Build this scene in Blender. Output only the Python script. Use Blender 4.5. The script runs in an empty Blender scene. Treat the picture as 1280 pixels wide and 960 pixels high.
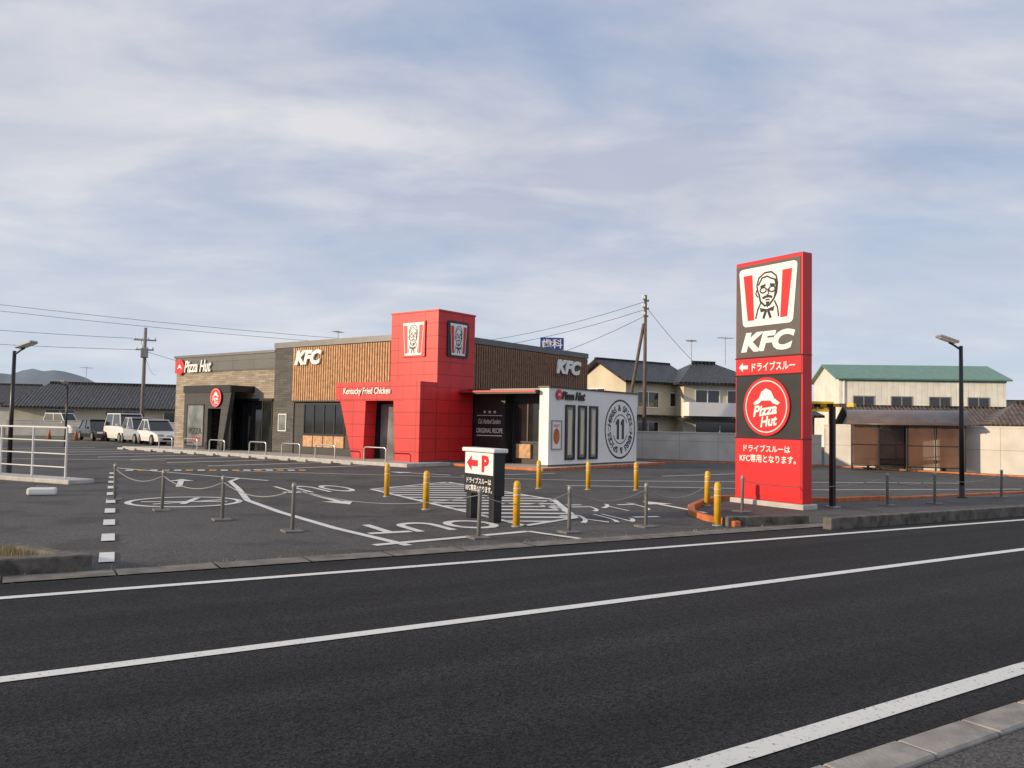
import bpy, bmesh, math, random
from mathutils import Vector, Matrix
random.seed(4)
R=math.radians
scene=bpy.context.scene
# ------------------------------------------------------------------ materials
def _mat(name):
    m=bpy.data.materials.new(name); m.use_nodes=True
    nt=m.node_tree; b=nt.nodes['Principled BSDF']; return m,nt,b
def N(nt,t,**k):
    n=nt.nodes.new(t)
    for a,v in k.items():
        if a in n.inputs: n.inputs[a].default_value=v
        else: setattr(n,a,v)
    return n
def mixc(nt,fac,a,b,blend='MIX'):
    m=nt.nodes.new('ShaderNodeMix'); m.data_type='RGBA'; m.blend_type=blend
    for i,v in ((0,fac),(6,a),(7,b)):
        if hasattr(v,'default_value') or hasattr(v,'is_output'): nt.links.new(v,m.inputs[i])
        else:
            m.inputs[i].default_value = v if i==0 else (v[0],v[1],v[2],1)
    return m.outputs[2]
def ramp(nt,src,p0,p1,c0=(0,0,0,1),c1=(1,1,1,1)):
    r=nt.nodes.new('ShaderNodeValToRGB'); nt.links.new(src,r.inputs[0])
    e=r.color_ramp.elements; e[0].position=p0; e[1].position=p1; e[0].color=c0; e[1].color=c1
    return r.outputs[0]
def pmat(name,col,rough=.55,metal=0,var=.15,scale=2.0,bump=0,bscale=40,spec=.5):
    m,nt,b=_mat(name)
    tc=N(nt,'ShaderNodeTexCoord')
    n=N(nt,'ShaderNodeTexNoise'); n.inputs['Scale'].default_value=scale; n.inputs['Detail'].default_value=6
    nt.links.new(tc.outputs['Object'],n.inputs['Vector'])
    f=ramp(nt,n.outputs[0],.3,.7)
    c=mixc(nt,f,[x*(1-var) for x in col],[min(1,x*(1+var)) for x in col])
    nt.links.new(c,b.inputs['Base Color'])
    b.inputs['Roughness'].default_value=rough; b.inputs['Metallic'].default_value=metal
    b.inputs['Specular IOR Level'].default_value=spec
    if bump:
        n2=N(nt,'ShaderNodeTexNoise'); n2.inputs['Scale'].default_value=bscale; n2.inputs['Detail'].default_value=3
        nt.links.new(tc.outputs['Object'],n2.inputs['Vector'])
        bp=N(nt,'ShaderNodeBump'); bp.inputs['Strength'].default_value=bump; bp.inputs['Distance'].default_value=.01
        nt.links.new(n2.outputs[0],bp.inputs['Height']); nt.links.new(bp.outputs[0],b.inputs['Normal'])
    return m
def asphalt(name,col,speck=.6,patch=.25,scale=110,streak=0,stain=0):
    m,nt,b=_mat(name)
    tc=N(nt,'ShaderNodeTexCoord')
    def noise(s,d=6,vec=None):
        n=N(nt,'ShaderNodeTexNoise'); n.inputs['Scale'].default_value=s; n.inputs['Detail'].default_value=d
        nt.links.new(vec or tc.outputs['Object'],n.inputs['Vector']); return n.outputs[0]
    big=ramp(nt,noise(.22),.38,.62); mid=ramp(nt,noise(2.3),.3,.7)
    v=N(nt,'ShaderNodeTexVoronoi'); v.inputs['Scale'].default_value=scale
    nt.links.new(tc.outputs['Object'],v.inputs['Vector'])
    c=mixc(nt,big,[x*(1-patch) for x in col],[x*(1+patch) for x in col])
    c=mixc(nt,mid,c,[x*1.12 for x in col])
    if streak:
        mp=N(nt,'ShaderNodeMapping'); mp.inputs['Rotation'].default_value=(0,0,-R(32)); mp.vector_type='POINT'
        nt.links.new(tc.outputs['Object'],mp.inputs[0])
        mq=N(nt,'ShaderNodeMapping'); mq.inputs['Scale'].default_value=(.04,1.6,1); nt.links.new(mp.outputs[0],mq.inputs[0])
        s=ramp(nt,noise(1.0,3,mq.outputs[0]),.35,.68,(1-streak,)*3+(1,),(1+streak*1.6,)*3+(1,))
        c=mixc(nt,1.0,c,s,'MULTIPLY')
    if stain:
        s=ramp(nt,noise(.8,9),.52,.62,(1,1,1,1),(1-stain,)*3+(1,)); c=mixc(nt,1.0,c,s,'MULTIPLY')
    sp=ramp(nt,v.outputs['Color'],.1,.95,(1-speck,)*3+(1,),(1+speck,)*3+(1,))
    c=mixc(nt,1.0,c,sp,'MULTIPLY')
    nt.links.new(c,b.inputs['Base Color']); b.inputs['Roughness'].default_value=.85
    b.inputs['Specular IOR Level'].default_value=.25
    bp=N(nt,'ShaderNodeBump'); bp.inputs['Strength'].default_value=.5; bp.inputs['Distance'].default_value=.006
    nt.links.new(v.outputs['Distance'],bp.inputs['Height']); nt.links.new(bp.outputs[0],b.inputs['Normal'])
    return m
def paint(name,col,under,wear=.42,scale=28):
    m,nt,b=_mat(name); tc=N(nt,'ShaderNodeTexCoord')
    n=N(nt,'ShaderNodeTexNoise'); n.inputs['Scale'].default_value=scale; n.inputs['Detail'].default_value=8; n.inputs['Roughness'].default_value=.75
    nt.links.new(tc.outputs['Object'],n.inputs['Vector'])
    f=ramp(nt,n.outputs[0],wear-.08,wear)
    n2=N(nt,'ShaderNodeTexNoise'); n2.inputs['Scale'].default_value=1.5
    nt.links.new(tc.outputs['Object'],n2.inputs['Vector'])
    c1=mixc(nt,n2.outputs[0],[x*.8 for x in col],col)
    nt.links.new(mixc(nt,f,under,c1),b.inputs['Base Color']); b.inputs['Roughness'].default_value=.7
    return m
def panel(name,col,bw,rh,mortar=.008,mcol=(.02,.02,.02),offset=0.0,var=.08,rough=.45,bump=.4,metal=0):
    m,nt,b=_mat(name); tc=N(nt,'ShaderNodeTexCoord')
    s=N(nt,'ShaderNodeSeparateXYZ'); nt.links.new(tc.outputs['Object'],s.inputs[0])
    a=N(nt,'ShaderNodeMath',operation='ADD'); nt.links.new(s.outputs[0],a.inputs[0]); nt.links.new(s.outputs[1],a.inputs[1])
    cb=N(nt,'ShaderNodeCombineXYZ'); nt.links.new(a.outputs[0],cb.inputs[0]); nt.links.new(s.outputs[2],cb.inputs[1])
    br=N(nt,'ShaderNodeTexBrick'); br.offset=offset; br.squash=1
    nt.links.new(cb.outputs[0],br.inputs['Vector'])
    br.inputs['Scale'].default_value=1; br.inputs['Brick Width'].default_value=bw; br.inputs['Row Height'].default_value=rh
    br.inputs['Mortar Size'].default_value=mortar; br.inputs['Mortar Smooth'].default_value=.1
    br.inputs['Color1'].default_value=[x*(1-var) for x in col]+[1]; br.inputs['Color2'].default_value=[x*(1+var) for x in col]+[1]
    br.inputs['Mortar'].default_value=list(mcol)+[1]
    n=N(nt,'ShaderNodeTexNoise'); n.inputs['Scale'].default_value=1.2; n.inputs['Detail'].default_value=6
    nt.links.new(tc.outputs['Object'],n.inputs['Vector'])
    r=ramp(nt,n.outputs[0],.3,.7,(.86,)*3+(1,),(1.08,)*3+(1,))
    nt.links.new(mixc(nt,1.0,br.outputs['Color'],r,'MULTIPLY'),b.inputs['Base Color'])
    b.inputs['Roughness'].default_value=rough; b.inputs['Metallic'].default_value=metal
    bp=N(nt,'ShaderNodeBump',invert=True); bp.inputs['Strength'].default_value=bump; bp.inputs['Distance'].default_value=.01
    nt.links.new(br.outputs['Fac'],bp.inputs['Height']); nt.links.new(bp.outputs[0],b.inputs['Normal'])
    return m
def rooftile(name,col):
    m,nt,b=_mat(name); tc=N(nt,'ShaderNodeTexCoord')
    w=N(nt,'ShaderNodeTexWave',bands_direction='X'); w.inputs['Scale'].default_value=1.1
    nt.links.new(tc.outputs['Object'],w.inputs['Vector'])
    w2=N(nt,'ShaderNodeTexWave',bands_direction='Z',wave_profile='SAW'); w2.inputs['Scale'].default_value=2.2
    nt.links.new(tc.outputs['Object'],w2.inputs['Vector'])
    n=N(nt,'ShaderNodeTexNoise'); n.inputs['Scale'].default_value=3; nt.links.new(tc.outputs['Object'],n.inputs['Vector'])
    c=mixc(nt,ramp(nt,n.outputs[0],.3,.7),[x*.6 for x in col],[x*1.5 for x in col])
    c=mixc(nt,ramp(nt,w.outputs['Fac'],.0,.35,(.35,.35,.35,1),(1,1,1,1)),(.0,.0,.0),c)
    nt.links.new(c,b.inputs['Base Color']); b.inputs['Roughness'].default_value=.4
    ad=N(nt,'ShaderNodeMath',operation='ADD'); nt.links.new(w.outputs['Fac'],ad.inputs[0]); nt.links.new(w2.outputs['Fac'],ad.inputs[1])
    bp=N(nt,'ShaderNodeBump'); bp.inputs['Strength'].default_value=.8; bp.inputs['Distance'].default_value=.06
    nt.links.new(ad.outputs[0],bp.inputs['Height']); nt.links.new(bp.outputs[0],b.inputs['Normal'])
    return m
M={}
M['lot']=asphalt('lot_asphalt',(.088,.085,.084),.5,.26,70,0,.28)
M['road']=asphalt('road_asphalt',(.0175,.0175,.019),.85,.16,70,.26)
M['walk']=asphalt('walk_asphalt',(.085,.082,.082),.5,.2,80)
M['earth']=pmat('earth',(.09,.085,.06),.95,var=.4,scale=.05)
M['conc']=pmat('concrete',(.28,.265,.245),.9,var=.3,scale=5,bump=.4)
M['concd']=pmat('concrete_mossy',(.11,.10,.088),.95,var=.55,scale=6,bump=.8,bscale=25)
M['concl']=pmat('concrete_light',(.45,.44,.42),.85,var=.15,scale=4,bump=.3)
M['gutter']=pmat('gutter_concrete',(.16,.15,.138),.9,var=.4,scale=4,bump=.4)
M['white']=paint('marking_white',(.74,.74,.72),(.1,.1,.1),.40)
M['whiter']=paint('road_line_white',(.78,.78,.76),(.05,.05,.05),.42)
M['whitew']=paint('road_line_worn',(.74,.74,.72),(.06,.06,.06),.43,26)
M['yelp']=paint('marking_yellow',(.75,.42,.05),(.08,.08,.08),.40)
M['orange']=pmat('orange_paint',(.50,.14,.035),.7,var=.3,scale=4)
M['red']=pmat('red_paint',(.62,.018,.022),.4,var=.06,scale=1)
M['redp']=panel('red_panels',(.62,.018,.022),.725,.5,.009,(.17,.006,.007),rough=.42,var=.07)
M['black']=pmat('black_paint',(.016,.016,.018),.45,var=.3)
M['blackm']=pmat('black_metal',(.02,.02,.022),.35,metal=.2,var=.2)
M['dgrey']=pmat('dark_grey_sign',(.095,.085,.08),.5,var=.2,scale=.8)
M['clad']=panel('dark_cladding',(.036,.036,.039),1.8,.45,.008,(.008,.008,.008),.5,rough=.6)
M['tile']=panel('dark_tile',(.085,.08,.078),.6,.1,.008,(.03,.03,.03),.5,var=.3,rough=.7)
M['stone']=panel('stone_tile',(.34,.29,.23),.55,.10,.006,(.14,.12,.1),.5,var=.24,rough=.85)
M['band']=panel('grey_metal_band',(.105,.108,.11),1.8,.45,.008,(.04,.04,.04),.0,rough=.5)
M['cap']=pmat('metal_cap',(.14,.14,.145),.45,metal=.5,var=.1)
M['wood']=pmat('wood_slat',(.50,.29,.15),.65,var=.3,scale=6,bump=.2)
M['woodd']=pmat('wood_dark',(.05,.028,.017),.8,var=.3)
M['woodsh']=pmat('wood_slat_shaded',(.24,.135,.08),.65,var=.3,scale=6)  # same slat wood, colour darkened as shade for the side facing off the sun
M['wht']=pmat('white_panel',(.78,.78,.77),.45,var=.04,scale=.8)
M['whts']=pmat('white_sign',(.82,.81,.79),.4,var=.03)
M['cream']=pmat('cream_stucco',(.60,.54,.42),.9,var=.12,scale=.7,bump=.2)
M['crm2']=pmat('pale_wall',(.62,.60,.55),.9,var=.12,scale=.7,bump=.2)
M['brownw']=pmat('brown_wall',(.16,.11,.08),.9,var=.3,scale=2)
M['wall']=panel('block_wall',(.60,.575,.53),1.9,.95,.012,(.36,.34,.31),.0,var=.05,rough=.9)
M['ware']=panel('warehouse_siding',(.80,.78,.70),.5,9,.02,(.6,.58,.5),.0,var=.03,rough=.6)
M['green']=pmat('green_roof',(.14,.26,.21),.5,var=.12)
M['roof']=rooftile('kawara_tile',(.045,.046,.05))
M['roofb']=rooftile('brown_tile',(.11,.08,.062))
M['glass']=pmat('glass_dark',(.018,.02,.022),.06,var=.3,spec=.8)
M['glassl']=pmat('glass_pale',(.20,.22,.22),.1,var=.5,scale=1.2,spec=.8)
M['steel']=pmat('stainless',(.55,.55,.54),.3,metal=.9,var=.1)
M['steelp']=pmat('painted_steel',(.30,.30,.295),.5,metal=.3,var=.15)
M['fence']=pmat('white_fence_paint',(.60,.61,.62),.5,var=.08)
M['yellow']=pmat('yellow_bollard',(.68,.38,.02),.45,var=.15,scale=8)
M['polec']=pmat('pole_concrete',(.20,.185,.165),.9,var=.2)
M['polew']=pmat('pole_brown',(.13,.10,.085),.9,var=.2)
M['wire']=pmat('wire_black',(.02,.02,.02),.6,var=0)
M['grass']=pmat('dry_grass',(.27,.22,.11),.95,var=.5,scale=20)
M['tyre']=pmat('rubber',(.015,.015,.015),.85,var=.2)
M['carw']=pmat('car_white',(.72,.72,.71),.25,var=.02)
M['cars']=pmat('car_silver',(.48,.49,.50),.25,metal=.4,var=.03)
M['carb']=pmat('car_black',(.02,.02,.024),.2,var=.1)
M['lamp']=pmat('headlamp',(.6,.62,.65),.1,metal=.6,var=.1)
M['blue']=pmat('blue_sign',(.02,.05,.35),.4,var=.05)
M['ysign']=pmat('yellow_sign',(.75,.5,.02),.4,var=.05)
M['hill']=pmat('hill_forest_hazy',(.17,.215,.27),1,var=.25,scale=.012)  # blue-grey distance haze is mixed into this base colour
M['shelt']=pmat('shelter_panel',(.16,.085,.055),.2,var=.3,scale=1)
_b=M['shelt'].node_tree.nodes['Principled BSDF']; _b.inputs['Alpha'].default_value=.62
M['sheltr']=pmat('shelter_roof',(.11,.075,.06),.3,var=.2)
# ------------------------------------------------------------------ geometry helpers
def link(o,parent=None):
    scene.collection.objects.link(o)
    if parent: o.parent=parent
    return o
def empty(name,loc=(0,0,0),rot=0):
    o=bpy.data.objects.new(name,None); o.empty_display_size=.3
    o.location=loc; o.rotation_euler=(0,0,rot); return link(o)
def mesh(name,v,f,mat,parent=None,smooth=False):
    me=bpy.data.meshes.new(name); me.from_pydata([tuple(x) for x in v],[],f); me.update()
    bm=bmesh.new(); bm.from_mesh(me); bmesh.ops.recalc_face_normals(bm,faces=bm.faces); bm.to_mesh(me); bm.free()
    if mat: me.materials.append(mat)
    if smooth:
        for p in me.polygons: p.use_smooth=True
    return link(bpy.data.objects.new(name,me),parent)
def boxes(name,L,mat,parent=None,bevel=0):
    v=[];f=[]
    for (x0,x1,y0,y1,z0,z1) in L:
        n=len(v)
        v+=[(x0,y0,z0),(x1,y0,z0),(x1,y1,z0),(x0,y1,z0),(x0,y0,z1),(x1,y0,z1),(x1,y1,z1),(x0,y1,z1)]
        f+=[[n+i for i in q] for q in ((0,3,2,1),(4,5,6,7),(0,1,5,4),(1,2,6,5),(2,3,7,6),(3,0,4,7))]
    o=mesh(name,v,f,mat,parent)
    if bevel:
        b=o.modifiers.new('b','BEVEL'); b.width=bevel; b.segments=2
    return o
class F:
    def __init__(s,O,X,Y): s.O=Vector(O); s.X=Vector(X).normalized(); s.Y=Vector(Y).normalized(); s.N=s.X.cross(s.Y)
    def p(s,a,b,c=0): return s.O+s.X*a+s.Y*b+s.N*c
    def mat(s,a,b,c,sx=1,sy=1):
        o=s.p(a,b,c); X=s.X*sx; Y=s.Y*sy; n=s.N
        return Matrix(((X.x,Y.x,n.x,o.x),(X.y,Y.y,n.y,o.y),(X.z,Y.z,n.z,o.z),(0,0,0,1)))
def FXm(x0,y0=0,z0=0): return F((x0,y0,z0),(0,-1,0),(0,0,1))   # faces -x ; a = -y
def FYm(y0,x0=0,z0=0): return F((x0,y0,z0),(1,0,0),(0,0,1))    # faces -y
def FXp(x0,y0=0,z0=0): return F((x0,y0,z0),(0,1,0),(0,0,1))
def FG(x,y,ang,z=0): return F((x,y,z),(math.cos(ang),math.sin(ang),0),(-math.sin(ang),math.cos(ang),0))
def ext(name,pts,fr,c0,c1,mat,parent=None):
    n=len(pts); v=[fr.p(a,b,c0) for a,b in pts]+[fr.p(a,b,c1) for a,b in pts]
    f=[list(range(n))[::-1],list(range(n,2*n))]+[[i,(i+1)%n,n+(i+1)%n,n+i] for i in range(n)]
    return mesh(name,v,f,mat,parent)
def flat(name,pts,fr,c,mat,parent=None):
    return mesh(name,[fr.p(a,b,c) for a,b in pts],[list(range(len(pts)))],mat,parent)
def rect(a0,a1,b0,b1): return [(a0,b0),(a1,b0),(a1,b1),(a0,b1)]
def rrect(a0,a1,b0,b1,r,n=5):
    P=[]
    for cx,cy,s in ((a1-r,b0+r,-90),(a1-r,b1-r,0),(a0+r,b1-r,90),(a0+r,b0+r,180)):
        for i in range(n+1):
            t=R(s+90*i/n); P.append((cx+r*math.cos(t),cy+r*math.sin(t)))
    return P
def circ(cx,cy,r,n=40,ry=None): return [(cx+r*math.cos(2*math.pi*i/n),cy+(ry or r)*math.sin(2*math.pi*i/n)) for i in range(n)]
def stroke(name,pts,w,fr,c,mat,parent=None,closed=False):
    P=[Vector(p) for p in pts]; n=len(P); L=[];Rr=[]
    for i in range(n):
        if closed: a=P[i-1]; b=P[(i+1)%n]
        else: a=P[max(0,i-1)]; b=P[min(n-1,i+1)]
        d=(b-a).normalized(); q=Vector((-d.y,d.x))*(w/2)
        if 0<i<n-1 or closed:
            d1=(P[i]-a).normalized(); k=max(.4,abs(d1.dot(d))); q=q/k
        L.append(P[i]+q); Rr.append(P[i]-q)
    v=[fr.p(x.x,x.y,c) for x in L]+[fr.p(x.x,x.y,c) for x in Rr]
    m=n if closed else n-1
    return mesh(name,v,[[i,(i+1)%n,n+(i+1)%n,n+i] for i in range(m)],mat,parent)
def text(name,s,fr,cx,cy,w,h,c,mat,parent=None,shear=0,bold=0.0,extr=0.0,rot=0):
    cu=bpy.data.curves.new(name,'FONT'); cu.body=s; cu.size=1; cu.shear=shear; cu.offset=bold
    cu.resolution_u=4
    o=link(bpy.data.objects.new(name,cu),parent)
    bpy.context.view_layer.update()
    bb=[Vector(x) for x in o.bound_box]
    x0=min(b.x for b in bb);x1=max(b.x for b in bb);y0=min(b.y for b in bb);y1=max(b.y for b in bb)
    W=max(x1-x0,1e-3);H=max(y1-y0,1e-3)
    sx=(w/W) if w else h/H; sy=(h/H) if h else sx
    cu.extrude=extr
    Mx=fr.mat(cx,cy,c,1,1) @ Matrix.Rotation(rot,4,'Z') @ Matrix.Diagonal((sx,sy,1,1)) @ Matrix.Translation((-(x0+x1)/2,-(y0+y1)/2,0))
    o.matrix_basis=Mx
    cu.materials.append(mat); return o
def lathe(name,prof,mat,parent=None,n=20,loc=(0,0,0),smooth=True):
    v=[];f=[]
    for r,z in prof:
        for i in range(n):
            t=2*math.pi*i/n; v.append((loc[0]+r*math.cos(t),loc[1]+r*math.sin(t),loc[2]+z))
    for k in range(len(prof)-1):
        for i in range(n): f.append([k*n+i,k*n+(i+1)%n,(k+1)*n+(i+1)%n,(k+1)*n+i])
    f.append(list(range(n))[::-1]); f.append([(len(prof)-1)*n+i for i in range(n)])
    o=mesh(name,v,f,mat,parent,smooth)
    return o
def tube(name,pts,r,mat,parent=None,res=3,cyc=False):
    cu=bpy.data.curves.new(name,'CURVE'); cu.dimensions='3D'; cu.bevel_depth=r; cu.bevel_resolution=res; cu.use_fill_caps=True
    s=cu.splines.new('POLY'); s.points.add(len(pts)-1)
    for p,q in zip(s.points,pts): p.co=(q[0],q[1],q[2],1)
    s.use_cyclic_u=cyc
    cu.materials.append(mat); return link(bpy.data.objects.new(name,cu),parent)
def sag(p,q,s,n=12):
    p=Vector(p);q=Vector(q); return [p.lerp(q,i/n)-Vector((0,0,4*s*(i/n)*(1-i/n))) for i in range(n+1)]
def window(name,fr,a0,a1,b0,b1,parent,fm,gm,t=.05,nx=1,nz=1,out=.04):
    e=[]
    ext(name+'_glass',rect(a0,a1,b0,b1),fr,0.0,.012,gm,parent)
    bars=[(a0,a0+t,b0,b1),(a1-t,a1,b0,b1),(a0+t,a1-t,b0,b0+t),(a0+t,a1-t,b1-t,b1)]
    for i in range(1,nx): x=a0+(a1-a0)*i/nx; bars.append((x-t/2,x+t/2,b0+t,b1-t))
    for j in range(1,nz):
        z=b0+(b1-b0)*j/nz
        for i in range(nx):
            xa=a0+(a1-a0)*i/nx+(t if i==0 else t/2); xb=a0+(a1-a0)*(i+1)/nx-(t if i==nx-1 else t/2)
            bars.append((xa,xb,z-t/2,z+t/2))
    for b in bars: ext(name+'_frame',rect(*b),fr,0.002,out,fm,parent)
# ------------------------------------------------------------------ ground & road
DA=R(30.7); D=Vector((math.cos(DA),math.sin(DA))); DN=Vector((-D.y,D.x)); O0=Vector((-4.43,7.34))
def L(l,o): p=O0+D*l+DN*o; return (p.x,p.y)
def strip(name,A,B,z,mat,par=None):
    n=len(A); v=[(a[0],a[1],z) for a in A]+[(b[0],b[1],z) for b in B]
    return mesh(name,v,[[i,i+1,n+i+1,n+i] for i in range(n-1)],mat,par)
def pline(P,Q,dist=70,ang=R(32)):
    d=Vector((math.cos(ang),math.sin(ang))); P=Vector(P);Q=Vector(Q); return [P-d*dist,P,Q,Q+d*dist]
def offs(P,w):
    out=[]
    for i,p in enumerate(P):
        a=P[max(0,i-1)];b=P[min(len(P)-1,i+1)]; d=(Vector(b)-Vector(a)).normalized(); out.append(Vector(p)+Vector((-d.y,d.x))*w)
    return out
S=4000
mesh('ground',[(-S,-S,-.012),(S,-S,-.012),(S,S,-.012),(-S,S,-.012)],[[0,1,2,3]],M['earth'])
far=pline((-4.43,7.34),(9.65,15.7)); cen=pline((-3.06,5.1),(7.17,11.68)); near=pline((.90,4.0),(3.55,5.79))
mesh('parking_lot',[(*L(-60,.9),-.004),(*L(70,.9),-.004),(*L(75,45),-.004),(*L(-75,55),-.004)],[[0,1,2,3]],M['lot'])
strip('road',offs(near,-.42),offs(far,.72),0.0,M['road'])
strip('pavement',offs(near,-12),offs(near,-.40),.006,M['walk'])
def line(name,P,w,mat,z=.006): return strip(name,offs(P,-w/2),offs(P,w/2),z,mat)
line('road_edge_line',far,.12,M['whiter']); line('road_centre_line',cen,.13,M['whiter']); line('road_edge_line',near,.15,M['whitew'])
g=empty('gutter')
for i in range(-30,22):
    A=[L(i*1.0+.01,.74),L(i+.99,.74)];B=[L(i+.01,1.12),L(i+.99,1.12)]
    strip('slab',A,B,.008+.002*random.random(),M['gutter'],g)
k=empty('near_kerb')
kd=Vector((math.cos(R(33)),math.sin(R(33))));kn=Vector((-kd.y,kd.x)); kb=Vector((3.0,4.99))
for i in range(-20,40):
    a=kb+kd*(i*.6+.006); b=kb+kd*(i*.6+.594)
    v=[]
    zz=.03+random.uniform(-.004,.004)
    for z in (-.05,zz):
        for p,o in ((a,-.22),(b,-.22),(b,0),(a,0)):
            q=p+kn*o; v.append((q.x,q.y,z))
    o=mesh('kerb_stone',v,[(0,3,2,1),(4,5,6,7),(0,1,5,4),(1,2,6,5),(2,3,7,6),(3,0,4,7)],M['conc'],k)
    bv=o.modifiers.new('b','BEVEL'); bv.width=.012
def kerbseg(name,P,w,h,mat,par=None,seg=None):
    A=offs([Vector(p) for p in P],-w/2);B=offs([Vector(p) for p in P],w/2);n=len(P)
    v=[(*p,-.02) for p in A]+[(*p,h) for p in A]+[(*p,h) for p in B]+[(*p,-.02) for p in B]
    f=[]
    for i in range(n-1):
        for r in range(3): f.append([r*n+i,r*n+i+1,(r+1)*n+i+1,(r+1)*n+i])
    f.append([0,n,2*n,3*n]); f.append([n-1,2*n-1,3*n-1,4*n-1])
    o=mesh(name,v,f,mat,par); b=o.modifiers.new('b','BEVEL'); b.width=.02; b.segments=2; b.limit_method='ANGLE'
    return o
rk=empty('roadside_kerb')
kerbseg('end_piece',[L(10.2,1.52),L(11.8,1.2)],.16,.15,M['concd'],rk)
for i in range(0,26):
    kerbseg('stone',[L(11.45+i*2.0,.5),L(11.45+i*2.0+1.985,.5)],.17,.19,M['concd'],rk)
lk=empty('roadside_kerb')
for i in range(0,14):
    kerbseg('stone',[L(.8-i*2.0-1.985,1.25),L(.8-i*2.0,1.25)],.2,.17,M['concd'],lk)
kerbseg('stone_return',[L(.72,1.36),L(.1,2.6)],.16,.13,M['concd'],lk)
gr=empty('dry_grass')
def grass(n0,fn,h0=.03,h1=.11):
    v=[];f=[]
    for i in range(n0):
        x,y=fn(); h=random.uniform(h0,h1); a=random.uniform(0,6.28); w=.006
        dx,dy=math.cos(a)*w,math.sin(a)*w; lx,ly=random.uniform(-.06,.06),random.uniform(-.06,.06)
        n=len(v); v+=[(x-dx,y-dy,0.0),(x+dx,y+dy,0.0),(x+lx,y+ly,.03+h)]; f.append([n,n+1,n+2])
    mesh('blades',v,f,M['grass'],gr)
def _g1():
    o=random.uniform(1.36,2.5); return L(random.uniform(-9,.5-(o-1.36)*.4),o)
grass(11000,_g1,.08,.19)
grass(1600,lambda:L(random.uniform(11.5,36),.62+abs(random.gauss(0,.07))),.03,.12)
grass(260,lambda:L(random.uniform(-9,11),1.13+random.gauss(0,.01)),.0,.03)
strip('soil',[L(-60,1.3),L(.55,1.3)],[L(-60,2.6),L(.05,2.6)],.05,M['earth'],gr)
# ------------------------------------------------------------------ markings
mk=empty('parking_lot_markings')
Z=.003
G0=FG(0,0,0,Z)
def ml(pts,w=.13,mat='white',c=0): return stroke('line',pts,w,G0,c,M[mat],mk)
ml([(-6.3,19.4),(-5.2,16.6),(-4.0,14.6),(-2.6,12.55),(-1.31,10.95)],.13)
ml([(-1.75,10.9),(.28,12.6)],.15,c=.002)
ml([(.28,12.6),(1.0,11.9)],.12,c=.004)
H=[(-3.3,19.9),(.25,13.3),(1.15,14.6),(.95,18),(-1.7,22.8)]
for i in range(len(H)): ml([H[i],H[(i+1)%len(H)]],.12,c=.002)
y=13.9
while y<22.6:
    xs=[]
    for i in range(len(H)):
        p=Vector(H[i]);q=Vector(H[(i+1)%len(H)])
        fp=p.x*.12-(p.y-y); fq=q.x*.12-(q.y-y)
        if fp*fq<0: t=fp/(fp-fq); xs.append(p.lerp(q,t))
    if len(xs)>=2:
        xs.sort(key=lambda a:a.x); ml([tuple(xs[0]),tuple(xs[-1])],.2)
    y+=.62
a=Vector((-11.3,23.75)); b=Vector((-4.57,9.55)); dd=(b-a).normalized(); n=int((b-a).length/1.72)
for i in range(n+1):
    c=b-dd*1.74*i; stroke('dash',[tuple(c-dd*.36),tuple(c+dd*.36)],.16,G0,0.008,M['white'],mk)
DA2=DA+math.pi
text('lane_text','OUT',FG(-1.25,13.0,DA2,Z),0,0,2.3,1.1,0,M['white'],mk,bold=.012)
text('lane_text','OUT',FG(-4.65,19.7,DA2,Z),0,0,1.8,1.9,0,M['white'],mk,bold=.005)
text('lane_text','ドライブ',FG(1.8,16.6,R(20),Z),0,0,2.15,1.5,0,M['white'],mk,bold=.004)
text('lane_text','スルー',FG(1.85,14.7,R(20),Z),0,0,1.8,1.25,0,M['white'],mk,bold=.004)
def arrow(x,y,ang,l=2.4,w=.14):
    fr=FG(x,y,ang,Z)
    flat('arrow',[(-w/2,-l/2),(w/2,-l/2),(w/2,l/2-.7),(-w/2,l/2-.7)],fr,0,M['white'],mk)
    flat('arrow',[(-.32,l/2-.7),(.32,l/2-.7),(0,l/2)],fr,0,M['white'],mk)
arrow(-3.75,17.3,DA+math.pi,2.6); arrow(3.3,17.0,R(20),2.4); arrow(-8.2,20.8,R(20),2.6); arrow(-2.9,26.5,R(60),2.4)
cc=(-6.25,16.1)
stroke('ring',circ(*cc,1.0,40),.12,G0,0,M['white'],mk,closed=True)
ml([(-7.0,15.9),(-5.5,16.3)],.12); ml([(-6.6,15.5),(-5.7,16.6)],.12,c=.002); ml([(-6.3,16.9),(-6.1,15.6)],.12,c=.004)
ml([(-12.5,26.4),(-6.4,22.1)],.12); ml([(-6.3,19.4),(-7.2,21.5),(-7.4,22.8)],.12,c=.002)
ml([(2.2,24.5),(14.5,26.8)],.12); ml([(1.5,22.4),(8.5,22.6),(15,24.5)],.12)
ml([(-1.5,25.6),(1.5,28)],.12)
ml([(-24,30),(-13,31.5)],.12); ml([(-8.5,25.9),(2.2,24.5)],.1,c=.002); ml([(5,27.5),(11,32)],.12,c=.002)
for i in range(16):
    x=-11.6+i*.32; yy=25.2+i*.11
    stroke('dash',[(x,yy),(x+.2,yy+.07)],.55,G0,.006,M['yelp' if i%2 else 'white'],mk)
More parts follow.
